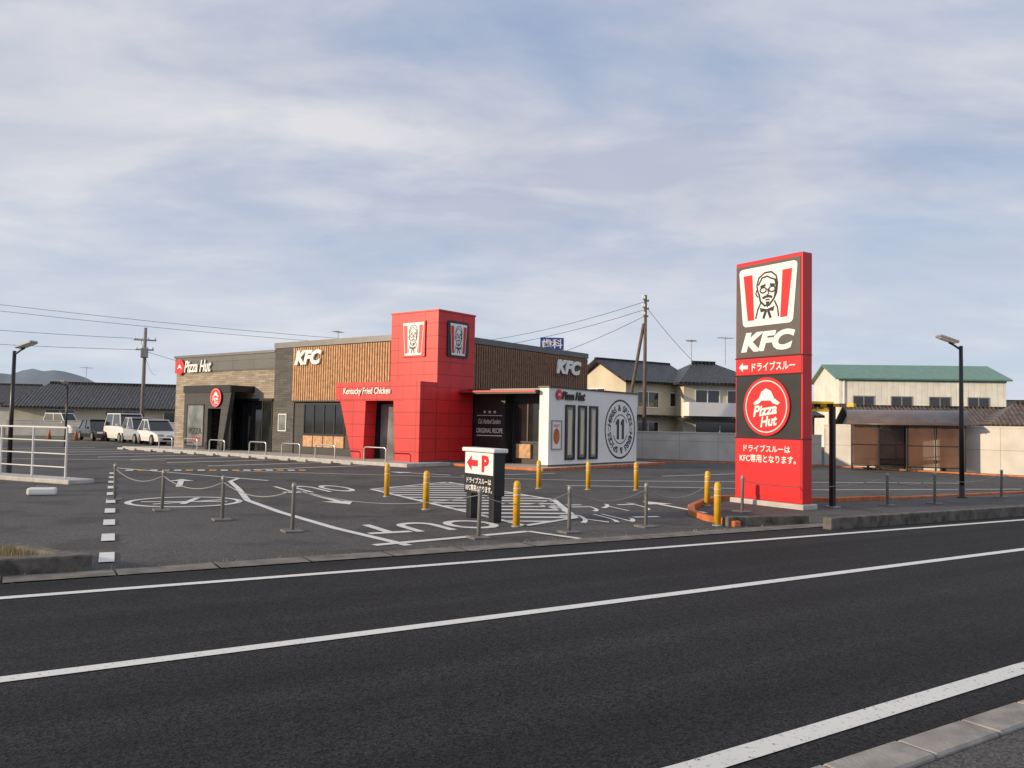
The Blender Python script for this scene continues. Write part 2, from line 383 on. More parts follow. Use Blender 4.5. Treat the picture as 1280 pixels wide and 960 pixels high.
# ------------------------------------------------------------------ restaurant
T=(-2.89,32.1,0); BA=R(52)
B=empty('fast_food_restaurant',T,BA)
bx=lambda name,*a,mat='clad',bev=0: boxes(name,[a],M[mat],B,bev)
bx('main_walls',.3,11.3,.5,10.6,0,5.12)
bx('low_wing_walls',.36,11.2,10.6,19.3,0,4.0,mat='stone')
bx('low_wing_band',.30,11.26,10.603,19.36,4.0,4.82,mat='band')
boxes('roof_cap',[(.22,11.38,.42,.52+.02,4.95,5.2),(.22,.36,.54,10.66,4.95,5.2),(11.24,11.38,.54,10.66,4.95,5.2),(.36,11.24,10.56,10.66,5.0,5.2),
   ],M['cap'],B)
boxes('low_wing_cap',[(.25,.4,10.665,19.42,4.78,4.9),(.4,11.3,19.3,19.42,4.78,4.9)],M['cap'],B)
bx('dark_tile_wall',.255,.3,9.12,10.62,0,4.95,mat='tile')
bx('slat_backing',.27,.3,2.6,9.12,2.5,4.95,mat='woodd')
boxes('wood_slats',[(.14,.27,2.66+i*.155,2.66+i*.155+.09,2.5,4.9) for i in range(42)],M['wood'],B)
bx('slat_trim',.12,.29,2.6,9.12,2.44,2.5,mat='blackm')
bx('slat_backing_side',2.1,11.3,.46,.5,2.9,4.95,mat='woodd')
boxes('wood_slats_side',[(2.25+i*.155,2.25+i*.155+.085,.33,.46,2.9,4.9) for i in range(58)],M['woodsh'],B)
bx('tower',0,2.17,0,2.6,3.18,5.97,mat='redp')
bx('tower_base',0,2.15,.0,2.58,0,3.18,mat='redp')
boxes('tower_coping',[(-.03,2.2,-.03,2.63,5.97,6.03)],M['red'],B)
bx('tower_plinth',-.94,2.16,-.02,.0,0,.16,mat='cap')
bx('portal_canopy',-.92,0,0.003,4.85,2.45,3.18,mat='redp')
ext('portal_leg_left',[(-4.6,2.45),(-3.05,2.45),(-3.15,0),(-3.75,0)],FXm(-.88),-.6,0,M['redp'],B)
bx('portal_side',-.92,0,0.003,.9,0,2.45,mat='redp')
ext('portal_leg_right',[(-1.45,2.45),(-.9,2.45),(-.9,0),(-1.3,0)],FXm(-.9),-.7,0,M['redp'],B)
fe=FXm(-.05)
window('entrance_door',fe,-3.1,-1.2,.05,2.4,B,M['blackm'],M['glassl'],.07,2,1)
bx('entrance_wall',-.04,.3,2.6,4.7,0,2.44,mat='clad')
ext('door_wood_panel',rect(-1.75,-1.3,.1,2.3),fe,.045,.06,M['wood'],B)
fc=FXm(-.92)
text('canopy_lettering','Kentucky Fried Chicken',fc,-2.95,2.80,2.75,.34,.03,M['whts'],B,shear=.15,bold=.015,extr=.02)
ff=FXm(.3)
window('dining_window',ff,-8.4,-5.6,.98,2.38,B,M['blackm'],M['glass'],.06,4,1)
boxes('wood_wainscot',[(.25,.3,5.65+i*.7,5.65+i*.7+.64,.45,.94) for i in range(4)],M['wood'],B)
window('notice_panel',FXm(.255),-10.2,-9.6,1.1,1.9,B,M['whts'],M['glassl'],.04)
window('wing_window',FXm(.36),-13.9,-10.8,.1,2.5,B,M['blackm'],M['glass'],.06,4,1)
bx('wing_window_head',.2,.36,10.66,14.2,2.5,2.62,mat='blackm')
bx('wing_portal_canopy',-.92,.36,12.3,16.4,2.9,3.2,mat='blackm')
ext('wing_portal_front',[(-16.3,0),(-16.3,2.9),(-12.3,2.9),(-13.0,0),(-13.35,0),(-13.1,2.1),(-14.2,2.1),(-14.2,0)],FXm(-.9),-.22,0,M['clad'],B)
ext('wing_portal_fascia',rect(-16.35,-12.35,2.86,3.22),FXm(-.92),0,.02,M['blackm'],B)
window('wing_poster',FXm(-.9),-16.0,-14.5,.25,2.3,B,M['blackm'],M['glassl'],.05,out=.03)
text('poster_text','PIZZA',FXm(-.9),-15.2,1.0,1.1,.3,.04,M['black'],B)
text('poster_text','LOVE',FXm(-.9),-15.2,.6,1.0,.25,.04,M['red'],B)
window('wing_door',FXm(-.3),-14.2,-13.1,.05,2.1,B,M['blackm'],M['glass'],.05,1)
bx('wing_portal_sidewall',-.7,.36,16.2,16.35,0,2.9,mat='clad')
def hut_logo(fr,cx,cy,r,c,par,ring=True,txt=True):
    ext('logo_disc',circ(cx,cy,r,48),fr,c-.03,c,M['red'],par)
    if ring: stroke('logo_ring',circ(cx,cy,r*.88,48),r*.035,fr,c+.004,M['whts'],par,closed=True)
    k=r
    hat=[(-.55,.12),(-.5,.05),(-.3,.1),(-.2,.2),(.2,.2),(.3,.1),(.5,.05),(.6,.12),(.35,.28),(.22,.52),(.0,.62),(-.2,.5),(-.3,.28)]
    oy=.0 if txt else -.3
    flat('logo_hat',[(cx+a*k,cy+(b+oy)*k) for a,b in hat],fr,c+.004,M['whts'],par)
    if txt:
        text('logo_text','Pizza',fr,cx-.05*k,cy-.12*k,1.05*k,.38*k,c+.006,M['whts'],par,shear=.3,bold=.03,rot=.12)
        text('logo_text','Hut',fr,cx+.12*k,cy-.5*k,.75*k,.36*k,c+.006,M['whts'],par,shear=.3,bold=.03,rot=.12)
def colonel(fr,cx,cy,w,h,c,par,bg=None,lines='black'):
    X=lambda a,b:(cx+a*w,cy+b*h)
    if bg: ext('logo_back',[X(*p) for p in rect(-.56,.56,-.55,.55)],fr,c-.02,c-.004,bg,par)
    body=[(-.5,.5),(-.40,-.5),(.40,-.5),(.5,.5)]
    flat('bucket',[X(*p) for p in body],fr,c,M['whts'],par)
    for s in (-1,1):
        flat('stripe',[X(*p) for p in ((s*.47,.42),(s*.38,-.44),(s*.25,-.44),(s*.29,.42))],fr,c+.003,M['red'],par)
    bl=M[lines]; q=.026*w
    def st(P,ww=1): stroke('portrait_line',[X(*p) for p in P],q*ww,fr,c+.005,bl,par)
    st([(-.17,.05),(-.2,.2),(-.16,.34),(-.05,.42),(.08,.42),(.17,.34),(.2,.2),(.18,.0)],1.0)
    st([(-.17,.2),(-.1,.33),(.0,.35),(.08,.3),(.15,.27),(.19,.1)],1)
    st([(-.2,.12),(-.22,.05),(-.18,-.02)],.8)
    st([(-.16,.05),(-.13,-.1),(-.05,-.19),(.04,-.19),(.13,-.08),(.17,.0)],1.2)
    st([(-.13,.17),(-.03,.19)],1.4); st([(.05,.19),(.15,.17)],1.4)
    flat('cheek_shadow',[X(*p) for p in ((.17,.3),(.2,.18),(.18,.0),(.12,-.1),(.14,.02),(.16,.15))],fr,c+.0055,bl,par)
    stroke('glasses',[X(a,b) for a,b in circ(-.075,.1,.06,14,.05)],q*.9,fr,c+.005,bl,par,closed=True)
    stroke('glasses',[X(a,b) for a,b in circ(.095,.1,.06,14,.05)],q*.9,fr,c+.005,bl,par,closed=True)
    st([(.01,.12),(.03,.02),(-.01,.0)],.8)
    st([(-.09,-.05),(-.02,-.025),(.04,-.025),(.1,-.05)],1.5); st([(-.03,-.085),(.05,-.085)],.9)
    flat('goatee',[X(*p) for p in ((-.03,-.12),(.05,-.12),(.01,-.24))],fr,c+.006,bl,par)
    st([(-.12,-.13),(-.18,-.25),(-.22,-.42)],1); st([(.14,-.12),(.2,-.25),(.22,-.42)],1)
    flat('bow_tie',[X(*p) for p in ((-.14,-.22),(0,-.26),(.14,-.22),(.12,-.31),(0,-.28),(-.12,-.31))],fr,c+.007,bl,par)
    st([(-.02,-.28),(-.07,-.43)],1.8); st([(.02,-.28),(.07,-.43)],1.8)
colonel(FXm(0),-1.3,4.92,1.15,1.3,.06,B,M['red'])
ext('logo_backing',rrect(.5,1.75,4.22,5.66,.12),FYm(0),.0,.05,M['black'],B)
colonel(FYm(0),1.12,4.93,1.0,1.25,.06,B)
text('facade_letters','KFC',FXm(.14),-7.95,4.43,1.85,.66,.07,M['whts'],B,shear=.25,bold=.055,extr=.04)
text('facade_letters','KFC',FYm(.33),9.4,4.38,2.1,.68,.07,M['whts'],B,shear=.25,bold=.055,extr=.04)
hut_logo(FXm(.3),-18.8,4.3,.42,.08,B,False,False)
text('facade_letters','Pizza Hut',FXm(.3),-17.1,4.3,2.5,.62,.06,M['whts'],B,shear=.3,bold=.02,extr=.03)
hut_logo(FXm(-.92),-13.45,2.62,.46,.07,B)
bx('extension_core',2.7,8.0,-3.8,.48,0,2.9,mat='clad')
bx('extension_white_wall',1.55,8.1,-4.2,-3.78,.14,3.0,mat='wht')
bx('extension_plinth',1.58,8.07,-4.17,-3.8,0,.14,mat='dgrey')
bx('extension_cap',1.5,8.15,-4.25,-3.74,3.0,3.06,mat='blackm')
bx('extension_roof',1.9,8.0,-3.74,.3,2.9,3.0,mat='cap')
bx('drive_canopy',1.3,2.7,-3.77,-.01,2.78,2.92,mat='blackm')
bx('drive_canopy_edge',1.26,1.3,-3.77,-.01,2.84,2.90,mat='red')
bx('mural_wall',2.2,2.7,-1.62,-.01,0,2.78,mat='black')
fm=FXm(2.2)
text('mural_text','★ ★ ★',fm,.85,2.1,.7,.14,.01,M['whts'],B)
text('mural_text','Col. Harland Sanders',fm,.85,1.72,1.15,.2,.01,M['whts'],B,shear=.3)
text('mural_text','ORIGINAL RECIPE',fm,.85,1.35,1.35,.19,.01,M['whts'],B,bold=.01)
stroke('mural_line',[(.2,1.15),(1.5,1.15)],.03,fm,.01,M['whts'],B); stroke('mural_line',[(.2,1.95),(1.5,1.95)],.02,fm,.01,M['whts'],B)
window('pickup_window',FXm(2.69),1.75,3.72,.9,2.5,B,M['blackm'],M['glass'],.06,3,1)
window('side_door',FXm(2.66),3.0,3.7,.05,2.2,B,M['steelp'],M['glass'],.06,1,1,.07)
boxes('menu_light_box',[(2.6,2.68,-2.6,-1.9,.3,.85)],M['wood'],B)
fw=FYm(-4.2)
for a0,a1 in ((2.62,3.27),(3.5,4.1),(4.3,4.92)):
    window('tall_window',fw,a0,a1,.3,2.4,B,M['black'],M['glassl'],.09,1,1,.05)
    ext('blind',rect(a0+.2,a1-.2,.5,2.2),fw,.013,.02,M['cream'],B)
window('poster_case',fw,1.72,2.4,.7,1.8,B,M['steelp'],M['whts'],.04)
flat('poster_art',circ(2.06,1.2,.2,20,.3),fw,.02,M['orange'],B); text('poster_text','SALE',fw,2.06,1.6,.4,.12,.02,M['red'],B)
hut_logo(FYm(-4.2),2.15,2.76,.19,.06,B,False,False)
text('wall_letters','Pizza Hut',fw,3.15,2.74,1.6,.32,.04,M['black'],B,shear=.3,bold=.03,extr=.02)
cx,cy=6.72,1.5
stroke('badge_ring',circ(cx,cy,1.2,64),.075,fw,.006,M['black'],B,closed=True)
for s0 in (25,205): stroke('badge_ring_inner',[(cx+.60*math.cos(t),cy+.60*math.sin(t)) for t in [R(s0+i*10) for i in range(14)]],.04,fw,.006,M['black'],B)
for ox in (-.2,.2):
    flat('badge_numeral',[(cx+ox-.08,cy-.42),(cx+ox+.1,cy-.42),(cx+ox+.1,cy+.42),(cx+ox-.04,cy+.42),(cx+ox-.17,cy+.28),(cx+ox-.17,cy+.16),(cx+ox-.08,cy+.2)],fw,.007,M['black'],B)
for s,a0,sg in (('HERBS & SPICES',165,-1),('HERBS & SPICES',345,-1)):
    for i,ch in enumerate(s):
        if ch==' ': continue
        t=R(a0-i*11.6); text('badge_letter',ch,fw,cx+.89*math.cos(t),cy+.89*math.sin(t),None,.27,.006,M['black'],B,bold=.03,rot=t-math.pi/2)
for t in (180,0): text('badge_letter','11',fw,cx+.88*math.cos(R(t)),cy,None,.2,.006,M['black'],B,rot=0)
boxes('roof_unit',[(5,6.2,6,7,5.12,5.5),(8,8.8,8,9,5.12,5.45)],M['steelp'],B)
W=empty('walkway',T,BA)
boxes('slab',[(-2.1,.2,-.6,19.6,-.05,.12)],M['concl'],W,.02)
boxes('kerb_edge',[(-2.22,-2.11,-.7,19.7,-.05,.125)],M['concl'],W,.02)
ok=empty('orange_kerb',T,BA)
boxes('strip',[(.2,9.4,-4.95,-4.82,-.02,.09),(.2,.33,-4.82,-.75,-.02,.09)],M['orange'],ok,.015)
boxes('apron',[(.34,9.39,-4.81,.4,-.02,.07)],M['concl'],ok)
pl=empty('parking_bay_lines',T,BA)
boxes('stripe',[(-7.4,-2.6,w-.06,w+.06,-.003,.003) for w in (1.0,3.6,6.2,8.8,11.4,14,16.6,19.2,21.8)],M['white'],pl)
for i,w in enumerate((2.3,4.9,7.5,10.1,12.7,15.3,17.9)):
    ws=empty('wheel_stop',Vector(T)+Matrix.Rotation(BA,3,'Z')@Vector((-2.9,w,0)),BA)
    for s in (-.55,.55):
        boxes('block',[(-.07,.07,s-.28,s+.28,0,.11)],M['concl'],ws,.03)
for w in (1.5,4.4,6.6,8.9,12.0,14.2,16.4):
    p=Vector(T)+Matrix.Rotation(BA,3,'Z')@Vector((-1.75,w,.12))
    u=empty('u_shaped_barrier',p,BA)
    P=[(0,-.6,0),(0,-.6,.42)]+[(0,-.6+.1-.1*math.cos(R(t)),.42+.1*math.sin(R(t))) for t in (30,60,90)]+[(0,.6-.1+.1*math.sin(R(t)),.42+.1*math.cos(R(t))) for t in (0,30,60,90)]+[(0,.6,0)]
    tube('rail',P,.028,M['steel'],u)
    for s in (-.6,.6): lathe('flange',[(.06,0),(.06,.012)],M['steel'],u,loc=(0,s,0))
# ------------------------------------------------------------------ pylon sign
P=empty('roadside_pylon_sign',(5.91,16.9,0),R(32))
W_=1.8;H_=5.27
boxes('casing',[(.0,.3,0,W_,.1,H_)],M['red'],P,.02)
boxes('footing',[(-.08,.38,-.08,W_+.08,-.02,.1)],M['concl'],P,.02)
f=FXm(0)
A=lambda y0,y1,z0,z1,mat,name,c=.012: ext(name,rect(-y1,-y0,z0,z1),f,0,c,M[mat],P)
A(.05,W_-.03,3.17,5.18,'dgrey','upper_panel'); A(.02,W_-.02,2.78,3.13,'red','arrow_band'); A(.04,W_-.04,1.43,2.75,'black','middle_panel'); A(.03,W_-.03,.2,1.4,'red','lower_panel')
boxes('panel_seams',[(-.018,.0,.0,W_,3.135,3.16),(-.018,0,0,W_,2.755,2.775),(-.018,0,0,W_,1.405,1.425)],M['blackm'],P)
def frustum_round(name,cx,cy,wt,wb,h,r,fr,c0,c1,mat,par):
    P_=rrect(-.5,.5,-.5,.5,r); pts=[]
    for a,b in P_:
        w=wb+(wt-wb)*(b+.5); pts.append((cx+a*w,cy+b*h))
    ext(name,pts,fr,c0,c1,mat,par)
frustum_round('bucket_frame',-.9,4.47,1.58,1.34,1.28,.07,f,.012,.022,M['whts'],P)
colonel(f,-.9,4.47,1.4,1.16,.026,P)
text('letters','KFC',f,-.9,3.49,1.45,.43,.016,M['whts'],P,shear=.25,bold=.055,extr=.002)
text('band_text','ドライブスルー',f,-.75,2.95,1.15,.19,.016,M['whts'],P,bold=.02)
def larrow(fr,cx,cy,w,h,c,mat,par):
    flat('arrow',[(cx-w/2,cy),(cx-w*.05,cy+h/2),(cx-w*.05,cy+h*.2),(cx+w/2,cy+h*.2),(cx+w/2,cy-h*.2),(cx-w*.05,cy-h*.2),(cx-w*.05,cy-h/2)],fr,c,mat,par)
larrow(f,-1.56,2.95,.26,.2,.018,M['whts'],P)
hut_logo(f,-.9,2.09,.62,.05,P)
text('lower_text','ドライブスルーは',f,-.92,1.2,1.25,.15,.016,M['whts'],P,bold=.015)
text('lower_text','KFC専用となります。',f,-.9,.98,1.5,.17,.016,M['whts'],P,bold=.015)
boxes('side_seam',[(.0,.3,-.006,.001,1.41,1.425),(.0,.3,-.006,.001,3.14,3.155)],M['blackm'],P)
Q=empty('parking_direction_sign',(-.26,13.6,0),R(32))
boxes('posts',[(.02,.18,.04,.2,0,.74),(.02,.18,.80,.96,0,.74)],M['black'],Q,.01)
boxes('panel',[(0,.2,0,1.0,.43,.74)],M['black'],Q)
boxes('light_box',[(0,.2,.0,1.0,.742,1.13)],M['black'],Q)
boxes('cap',[(-.04,.24,-.04,1.04,1.132,1.2)],M['wht'],Q,.015)
f2=FXm(0)
ext('face',rect(-.97,-.03,.76,1.12),f2,0,.008,M['whts'],Q)
larrow(f2,-.72,.94,.38,.26,.012,M['red'],Q); text('letter','P',f2,-.28,.94,.24,.28,.012,M['red'],Q,bold=.05)
text('text','ドライブスルーは',f2,-.5,.65,.82,.1,.006,M['whts'],Q,bold=.015); text('text','KFC専用となります。',f2,-.5,.52,.88,.11,.006,M['whts'],Q,bold=.015)
# ------------------------------------------------------------------ bollards, chain posts
for x,y in ((-2.65,18),(-1.55,15.5),(.11,13.2),(.72,21.1),(1.97,21.1),(3.2,21.2),(4.1,17.4),(3.44,13.85)):
    b=empty('yellow_bollard',(x,y,0),random.uniform(0,3)); b.rotation_euler[0]=random.uniform(-.02,.02)
    lathe('body',[(.057,0),(.057,.63),(.052,.68),(.035,.71),(.0,.72)],M['yellow'],b)
    lathe('collar',[(.085,-.01),(.085,.012),(.065,.02)],M['steelp'],b)
    for z in (.48,.58): lathe('band',[(.0585,z),(.0585,z+.025)],M['cream'],b)
posts=[[(-7.65,16.2),(-6.02,14.5),(-4.56,13.3),(-3.13,12.1),(-.43,11.8),(.90,12.6),(2.2,13.5),(3.3,14.2)],
       [(4.5,16.2),(8.22,18.2),(9.6,18.9),(12.4,21.1),(14.6,22.5),(17,24)]]
for grp in posts:
    for i,(x,y) in enumerate(grp):
        if (x,y)==(3.3,14.2): continue
        b=empty('chain_post',(x,y,0),R(30)); b.rotation_euler[0]=random.uniform(-.02,.02); b.rotation_euler[1]=random.uniform(-.02,.02)
        lathe('pole',[(.028,0),(.028,.62),(.036,.63),(.036,.67),(.025,.70),(0,.705)],M['steelp'],b,16)
        boxes('base_plate',[(-.14,.14,-.14,.14,-.01,.025)],M['gutter'],b,.01)
    for i in range(len(grp)-1):
        p,q=grp[i],grp[i+1]
        tube('barrier_chain',sag((*p,.6),(*q,.6),.16),.007,M['steelp'])
kerbseg('island_kerb',[(3.75,13.75),(3.45,14.6),(3.4,15.6),(3.6,16.6),(4.1,17.8),(4.7,18.9),(5.4,19.3),(6.2,19.0),(7.2,18.9),(9,19.9)],.13,.09,M['orange'])
kerbseg('island_kerb',[(9.02,19.91),(14,22.9),(17,24.8)],.11,.05,M['orange'])
# ------------------------------------------------------------------ lamps and poles
def lamp(x,y,h,ang,two=False):
    e=empty('street_lamp',(x,y,0),ang)
    lathe('pole',[(.06,0),(.055,h*.5),(.045,h)],M['blackm'],e,14)
    lathe('base',[(.12,0),(.12,.02),(.07,.03),(.07,.3)],M['blackm'],e,14)
    tube('arm',[(0,0,h-.1),(-.18,0,h+.02),(-.3,0,h+.08)],.025,M['blackm'],e)
    o=boxes('head',[(-.62,-.12,-.14,.14,0,.07)],M['steelp'],e,.02); o.location=(0,0,h+.02); o.rotation_euler=(0,R(18),0)
    o=boxes('lens',[(-.58,-.16,-.11,.11,-.012,-.002)],M['whts'],e); o.location=(0,0,h+.02); o.rotation_euler=(0,R(18),0)
    return e
lamp(11.3,20.9,3.8,R(0)); lamp(-13.2,22,3.3,R(170)); lamp(-23.5,44,3.2,R(90))
hg=empty('height_limit_gate',(6.75,17.5,0),R(32))
boxes('post',[(-.05,.05,-.05,.05,0,2.1)],M['black'],hg,.01)
for i in range(6): ext('arm',rect(i*.16-.42,i*.16-.26,2.1,2.17),FXm(-.05),-.08,0,M['ysign' if i%2 else 'black'],hg)
boxes('foot',[(-.12,.12,-.12,.12,-.01,.03)],M['steelp'],hg)
def upole(x,y,h,arms=((.3,1.6),(1.0,1.4)),ang=0,mat='polec',r=.16):
    e=empty('utility_pole',(x,y,0),ang)
    lathe('shaft',[(r,0),(r*.65,h)],M[mat],e,14)
    for dz,w in arms:
        boxes('crossarm',[(-w/2,w/2,-.05,.05,h-dz-.05,h-dz+.05)],M['steelp'],e)
        for s in (-.45,-.15,.15,.45): lathe('insulator',[(.05,0),(.06,.06),(.03,.1),(.05,.14),(0,.18)],M['whts'],e,8,loc=(s*w,0,h-dz+.05))
    return e
upole(-26.6,60,8.1,((.9,1.5),(1.6,1.2)),R(20)); upole(8.3,52,9.9,((.3,1.0),(.8,1.0),(1.3,.8)),R(60),'polew',.14)
tube('stay_pole',[(6.9,52.4,0),(8.2,52,8.1)],.1,M['polew'])
boxes('transformer',[(-.25,.25,-.45,-.05,5.9,6.6)],M['steelp'],bpy.data.objects['utility_pole'],.05)
w=empty('overhead_wires')
for a,b,s in (((-60,48,11.5),(-4,75,8.5),.8),((-60,48,11.1),(-4,75,8.2),.9),((-60,52,9.5),(-26.9,60,7.3),.5),((-60,52,8.0),(-26.9,60,6.5),.5),
              ((-26.9,60,7.2),(-60,140,9),1),((8.3,52,9.5),(-10,75,8.5),.8),((8.3,52,9.0),(-10,75,7.9),.8),((8.3,52,8.6),(-2,70,6.0),.5),((8.3,52,9.2),(20,75,4.8),.6),((-26.9,60,6.5),(-14,62,4),.4)):
    tube('wire',sag(a,b,s),.015,M['wire'],w,1)
def antenna(x,y,z,h=1.6):
    e=empty('tv_antenna',(x,y,z),R(random.uniform(0,90)))
    tube('mast',[(0,0,0),(0,0,h)],.025,M['steelp'],e,1); tube('boom',[(-.6,0,h-.1),(.6,0,h-.1)],.02,M['steelp'],e,1)
    for i in range(6): tube('element',[(-.55+i*.2,-.35,h-.1),(-.55+i*.2,.35,h-.1)],.012,M['steelp'],e,1)
# ------------------------------------------------------------------ background buildings
def house(name,loc,ang,w,d,he,hr,wm,rm,hip=0,wins=(),ov=.5,side=()):
    e=empty(name,(*loc,0),ang)
    boxes('walls',[(-w/2,w/2,0,d,0,he)],wm,e)
    X=w/2+ov; rx=X-hip*(d/2+ov)
    z0=he-.05
    v=[(-X,-ov,z0),(X,-ov,z0),(X,d+ov,z0),(-X,d+ov,z0),(-rx,d/2,hr),(rx,d/2,hr)]
    v+= [(a,b,c-.16) for a,b,c in v[:4]]
    fcs=[(0,1,5,4),(2,3,4,5),(1,2,5),(3,0,4),(0,6,7,1),(1,7,8,2),(2,8,9,3),(3,9,6,0),(6,9,8,7)]
    if not hip:
        fcs=[(0,1,5,4),(2,3,4,5)]
        o=mesh('roof',v[:6],fcs,rm,e); s=o.modifiers.new('s','SOLIDIFY'); s.thickness=.18; s.offset=0
        mesh('gables',[(-w/2,0,he),(-w/2,d,he),(-w/2,d/2,hr-.12),(w/2,0,he),(w/2,d,he),(w/2,d/2,hr-.12)],[(0,1,2),(3,4,5)],wm,e)
    else: mesh('roof',v,fcs,rm,e)
    boxes('ridge',[(-rx,rx,d/2-.12,d/2+.12,hr-.04,hr+.16)],rm,e)
    for (a0,a1,b0,b1) in wins: window('window',FYm(0),a0,a1,b0,b1,e,M['whts'],M['glass'],.06,2)
    for (a0,a1,b0,b1) in side: window('side_window',FXm(-w/2,d),a0,a1,b0,b1,e,M['whts'],M['glass'],.06,2)
    return e
hg1=house('cream_gable_house',(9.9,56),R(35),6,5,4.6,6.1,M['cream'],M['roof'],0,((-2,0,2.9,4),(1,2.4,3,4),(-2,0,.8,2)),.5,((1.3,3,3,4.2),(1,4,.4,1.9)))
boxes('lower_roof',[(-3.9,-3.0,-.3,5.2,2.3,2.42),(-3.0,3.2,-1.0,-.0,2.3,2.42)],M['roof'],hg1)
hb=house('balcony_house',(14.2,56),R(12),5.6,6,4.7,6.2,M['cream'],M['roof'],.7,((-2,-.2,2.9,4.2),(.3,2.2,2.9,4.2),(-2,1.6,.3,2.0)))
boxes('balcony',[(-2.9,.9,-1.1,-1.03,2.5,3.3),(-2.9,-2.83,-1.03,0,2.5,3.3),(.83,.9,-1.03,0,2.5,3.3),(-2.9,.9,-1.1,0,2.4,2.5)],M['whts'],hb)
boxes('lean_to_roof',[(-3.2,3.2,-1.8,0,2.15,2.28)],M['roof'],hb)
house('brown_house',(18.3,58),R(8),6,6,2.7,4.3,M['brownw'],M['roof'],.5,((-2,0,1,2.2),))
house('tile_roof_house',(31,60),R(-8),11.5,4.5,2.15,3.45,M['crm2'],M['roofb'],0,((-4,-2,.8,1.9),(1,3,.8,1.9)))
house('tile_roof_house',(36.5,56),R(-16),7,5,2.3,3.8,M['crm2'],M['roofb'],.8,((-3,-1,1,1.9),))
wh=empty('warehouse',(37.0,75,0),R(-6))
boxes('walls',[(-7.2,7.2,0,9,0,6.5)],M['ware'],wh)
mesh('gables',[(-7.2,0,6.5),(-7.2,9,6.5),(-7.2,4.5,7.9),(7.2,0,6.5),(7.2,9,6.5),(7.2,4.5,7.9)],[(0,1,2),(3,4,5)],M['ware'],wh)
o=mesh('roof',[(-7.6,-.4,6.42),(7.6,-.4,6.42),(7.6,4.5,8.0),(-7.6,4.5,8.0),(7.6,9.4,6.42),(-7.6,9.4,6.42)],[(0,1,2,3),(3,2,4,5)],M['green'],wh)
s=o.modifiers.new('s','SOLIDIFY'); s.thickness=.14
for a in (-6,-2.7,.6,3.9): window('window',FYm(0),a,a+1.9,3.75,4.85,wh,M['steelp'],M['glass'],.08,2)
boxes('eave_trim',[(-7.25,7.25,-.06,0,6.2,6.35)],M['green'],wh)
tube('downpipe',[(3.2,-.1,0),(3.2,-.1,6.2)],.05,M['whts'],wh)
tube('downpipe',[(-6.8,-.1,0),(-6.8,-.1,6.2)],.05,M['whts'],wh)
def wallseg(name,p,q,h,t=.15):
    p=Vector(p);q=Vector(q);d=q-p; e=empty(name,(p.x,p.y,0),math.atan2(d.y,d.x))
    boxes('panels',[(0,d.length,0,t,0,h)],M['wall'],e); boxes('coping',[(-.02,d.length+.02,-.03,t+.03,h,h+.06)],M['crm2'],e)
    return e
wallseg('boundary_wall',(3.2,44),(14.6,39.2),1.35); wallseg('boundary_wall',(14.7,39.1),(27,24),1.85); wallseg('boundary_wall',(-40,66),(-14,72),1.2)
kerbseg('lot_edge_kerb',[(6.5,39.5),(14.2,37.8),(25.5,23.6)],.1,.05,M['orange'])
SH=empty('smoking_shelter',(16.3,34.3,0),R(-22))
arc=lambda t:(-.35+2.3*t,1.92+.62*math.sin(t*math.pi*.62))
XS=(-2.1,-1.05,0,1.05,2.1)
for x in XS:
    tube('post',[(x,0,0),(x,0,2.1)],.035,M['blackm'],SH); tube('post',[(x,1.7,0),(x,1.7,2.35)],.035,M['blackm'],SH)
    tube('rib',[(x,arc(i/10)[0],arc(i/10)[1]-.05) for i in range(11)],.03,M['blackm'],SH)
n=11; v=[];fc=[]
for i in range(n):
    for x in (-2.3,2.3): v.append((x,*arc(i/(n-1))))
for i in range(n-1): fc.append([2*i,2*i+1,2*i+3,2*i+2])
o=mesh('roof_sheet',v,fc,M['sheltr'],SH,True); s=o.modifiers.new('s','SOLIDIFY'); s.thickness=.05
for i in range(4):
    x=XS[i]
    boxes('back_panel',[(x+.05,x+1.0,1.68,1.70,.2,2.2)],M['shelt'],SH)
    if i!=1: boxes('front_panel',[(x+.05,x+1.0,-.01,.01,.2,1.95)],M['shelt'],SH)
for x in (-2.1,2.1): boxes('side_panel',[(x-.01,x+.01,.06,1.64,.2,2.1)],M['shelt'],SH)
for y in (0,1.7):
    for z in (.18,1.05,2.0): tube('rail',[(-2.1,y,z),(2.1,y,z)],.022,M['blackm'],SH)
for z in (.18,1.05,2.05): tube('side_rail',[(-2.1,0,z),(-2.1,1.7,z)],.022,M['blackm'],SH)
boxes('bench',[(-1.6,1.6,1.1,1.4,.4,.45),(-1.5,-1.4,1.15,1.35,0,.4),(1.4,1.5,1.15,1.35,0,.4)],M['woodd'],SH)
ds=empty('rooftop_clinic_sign',(2.85,60,0),R(5))
boxes('board',[(-.85,.85,0,.15,7.1,7.95)],M['blue'],ds); tube('leg',[(-.6,.1,0),(-.6,.1,7.1)],.06,M['steelp'],ds); tube('leg',[(.6,.1,0),(.6,.1,7.1)],.06,M['steelp'],ds)
text('characters','歯科',FYm(0),0,7.52,1.5,.68,.02,M['whts'],ds,bold=.02)
ys=empty('yellow_shop_sign',(21.2,57,0),R(5)); boxes('board',[(-.9,.9,0,.15,2.9,3.6)],M['ysign'],ys); boxes('legs',[(-.7,-.6,.03,.12,0,2.9),(.6,.7,.03,.12,0,2.9)],M['steelp'],ys)
text('characters','営業中',FYm(0),0,3.25,1.4,.4,.02,M['black'],ys,bold=.02)
house('dark_roof_house',(-36,76),R(12),17,8,2.5,4.7,M['cream'],M['roof'],.5,((-6,-3.5,.6,2.2),(-1,2,.6,2.2),(4,6,.8,2.2)),.8)
house('dark_roof_house',(-29,86),R(-8),13,8,3.0,5.6,M['cream'],M['roof'],0,((-5,-3,1,2.2),(2,4,1,2.2)),.8)
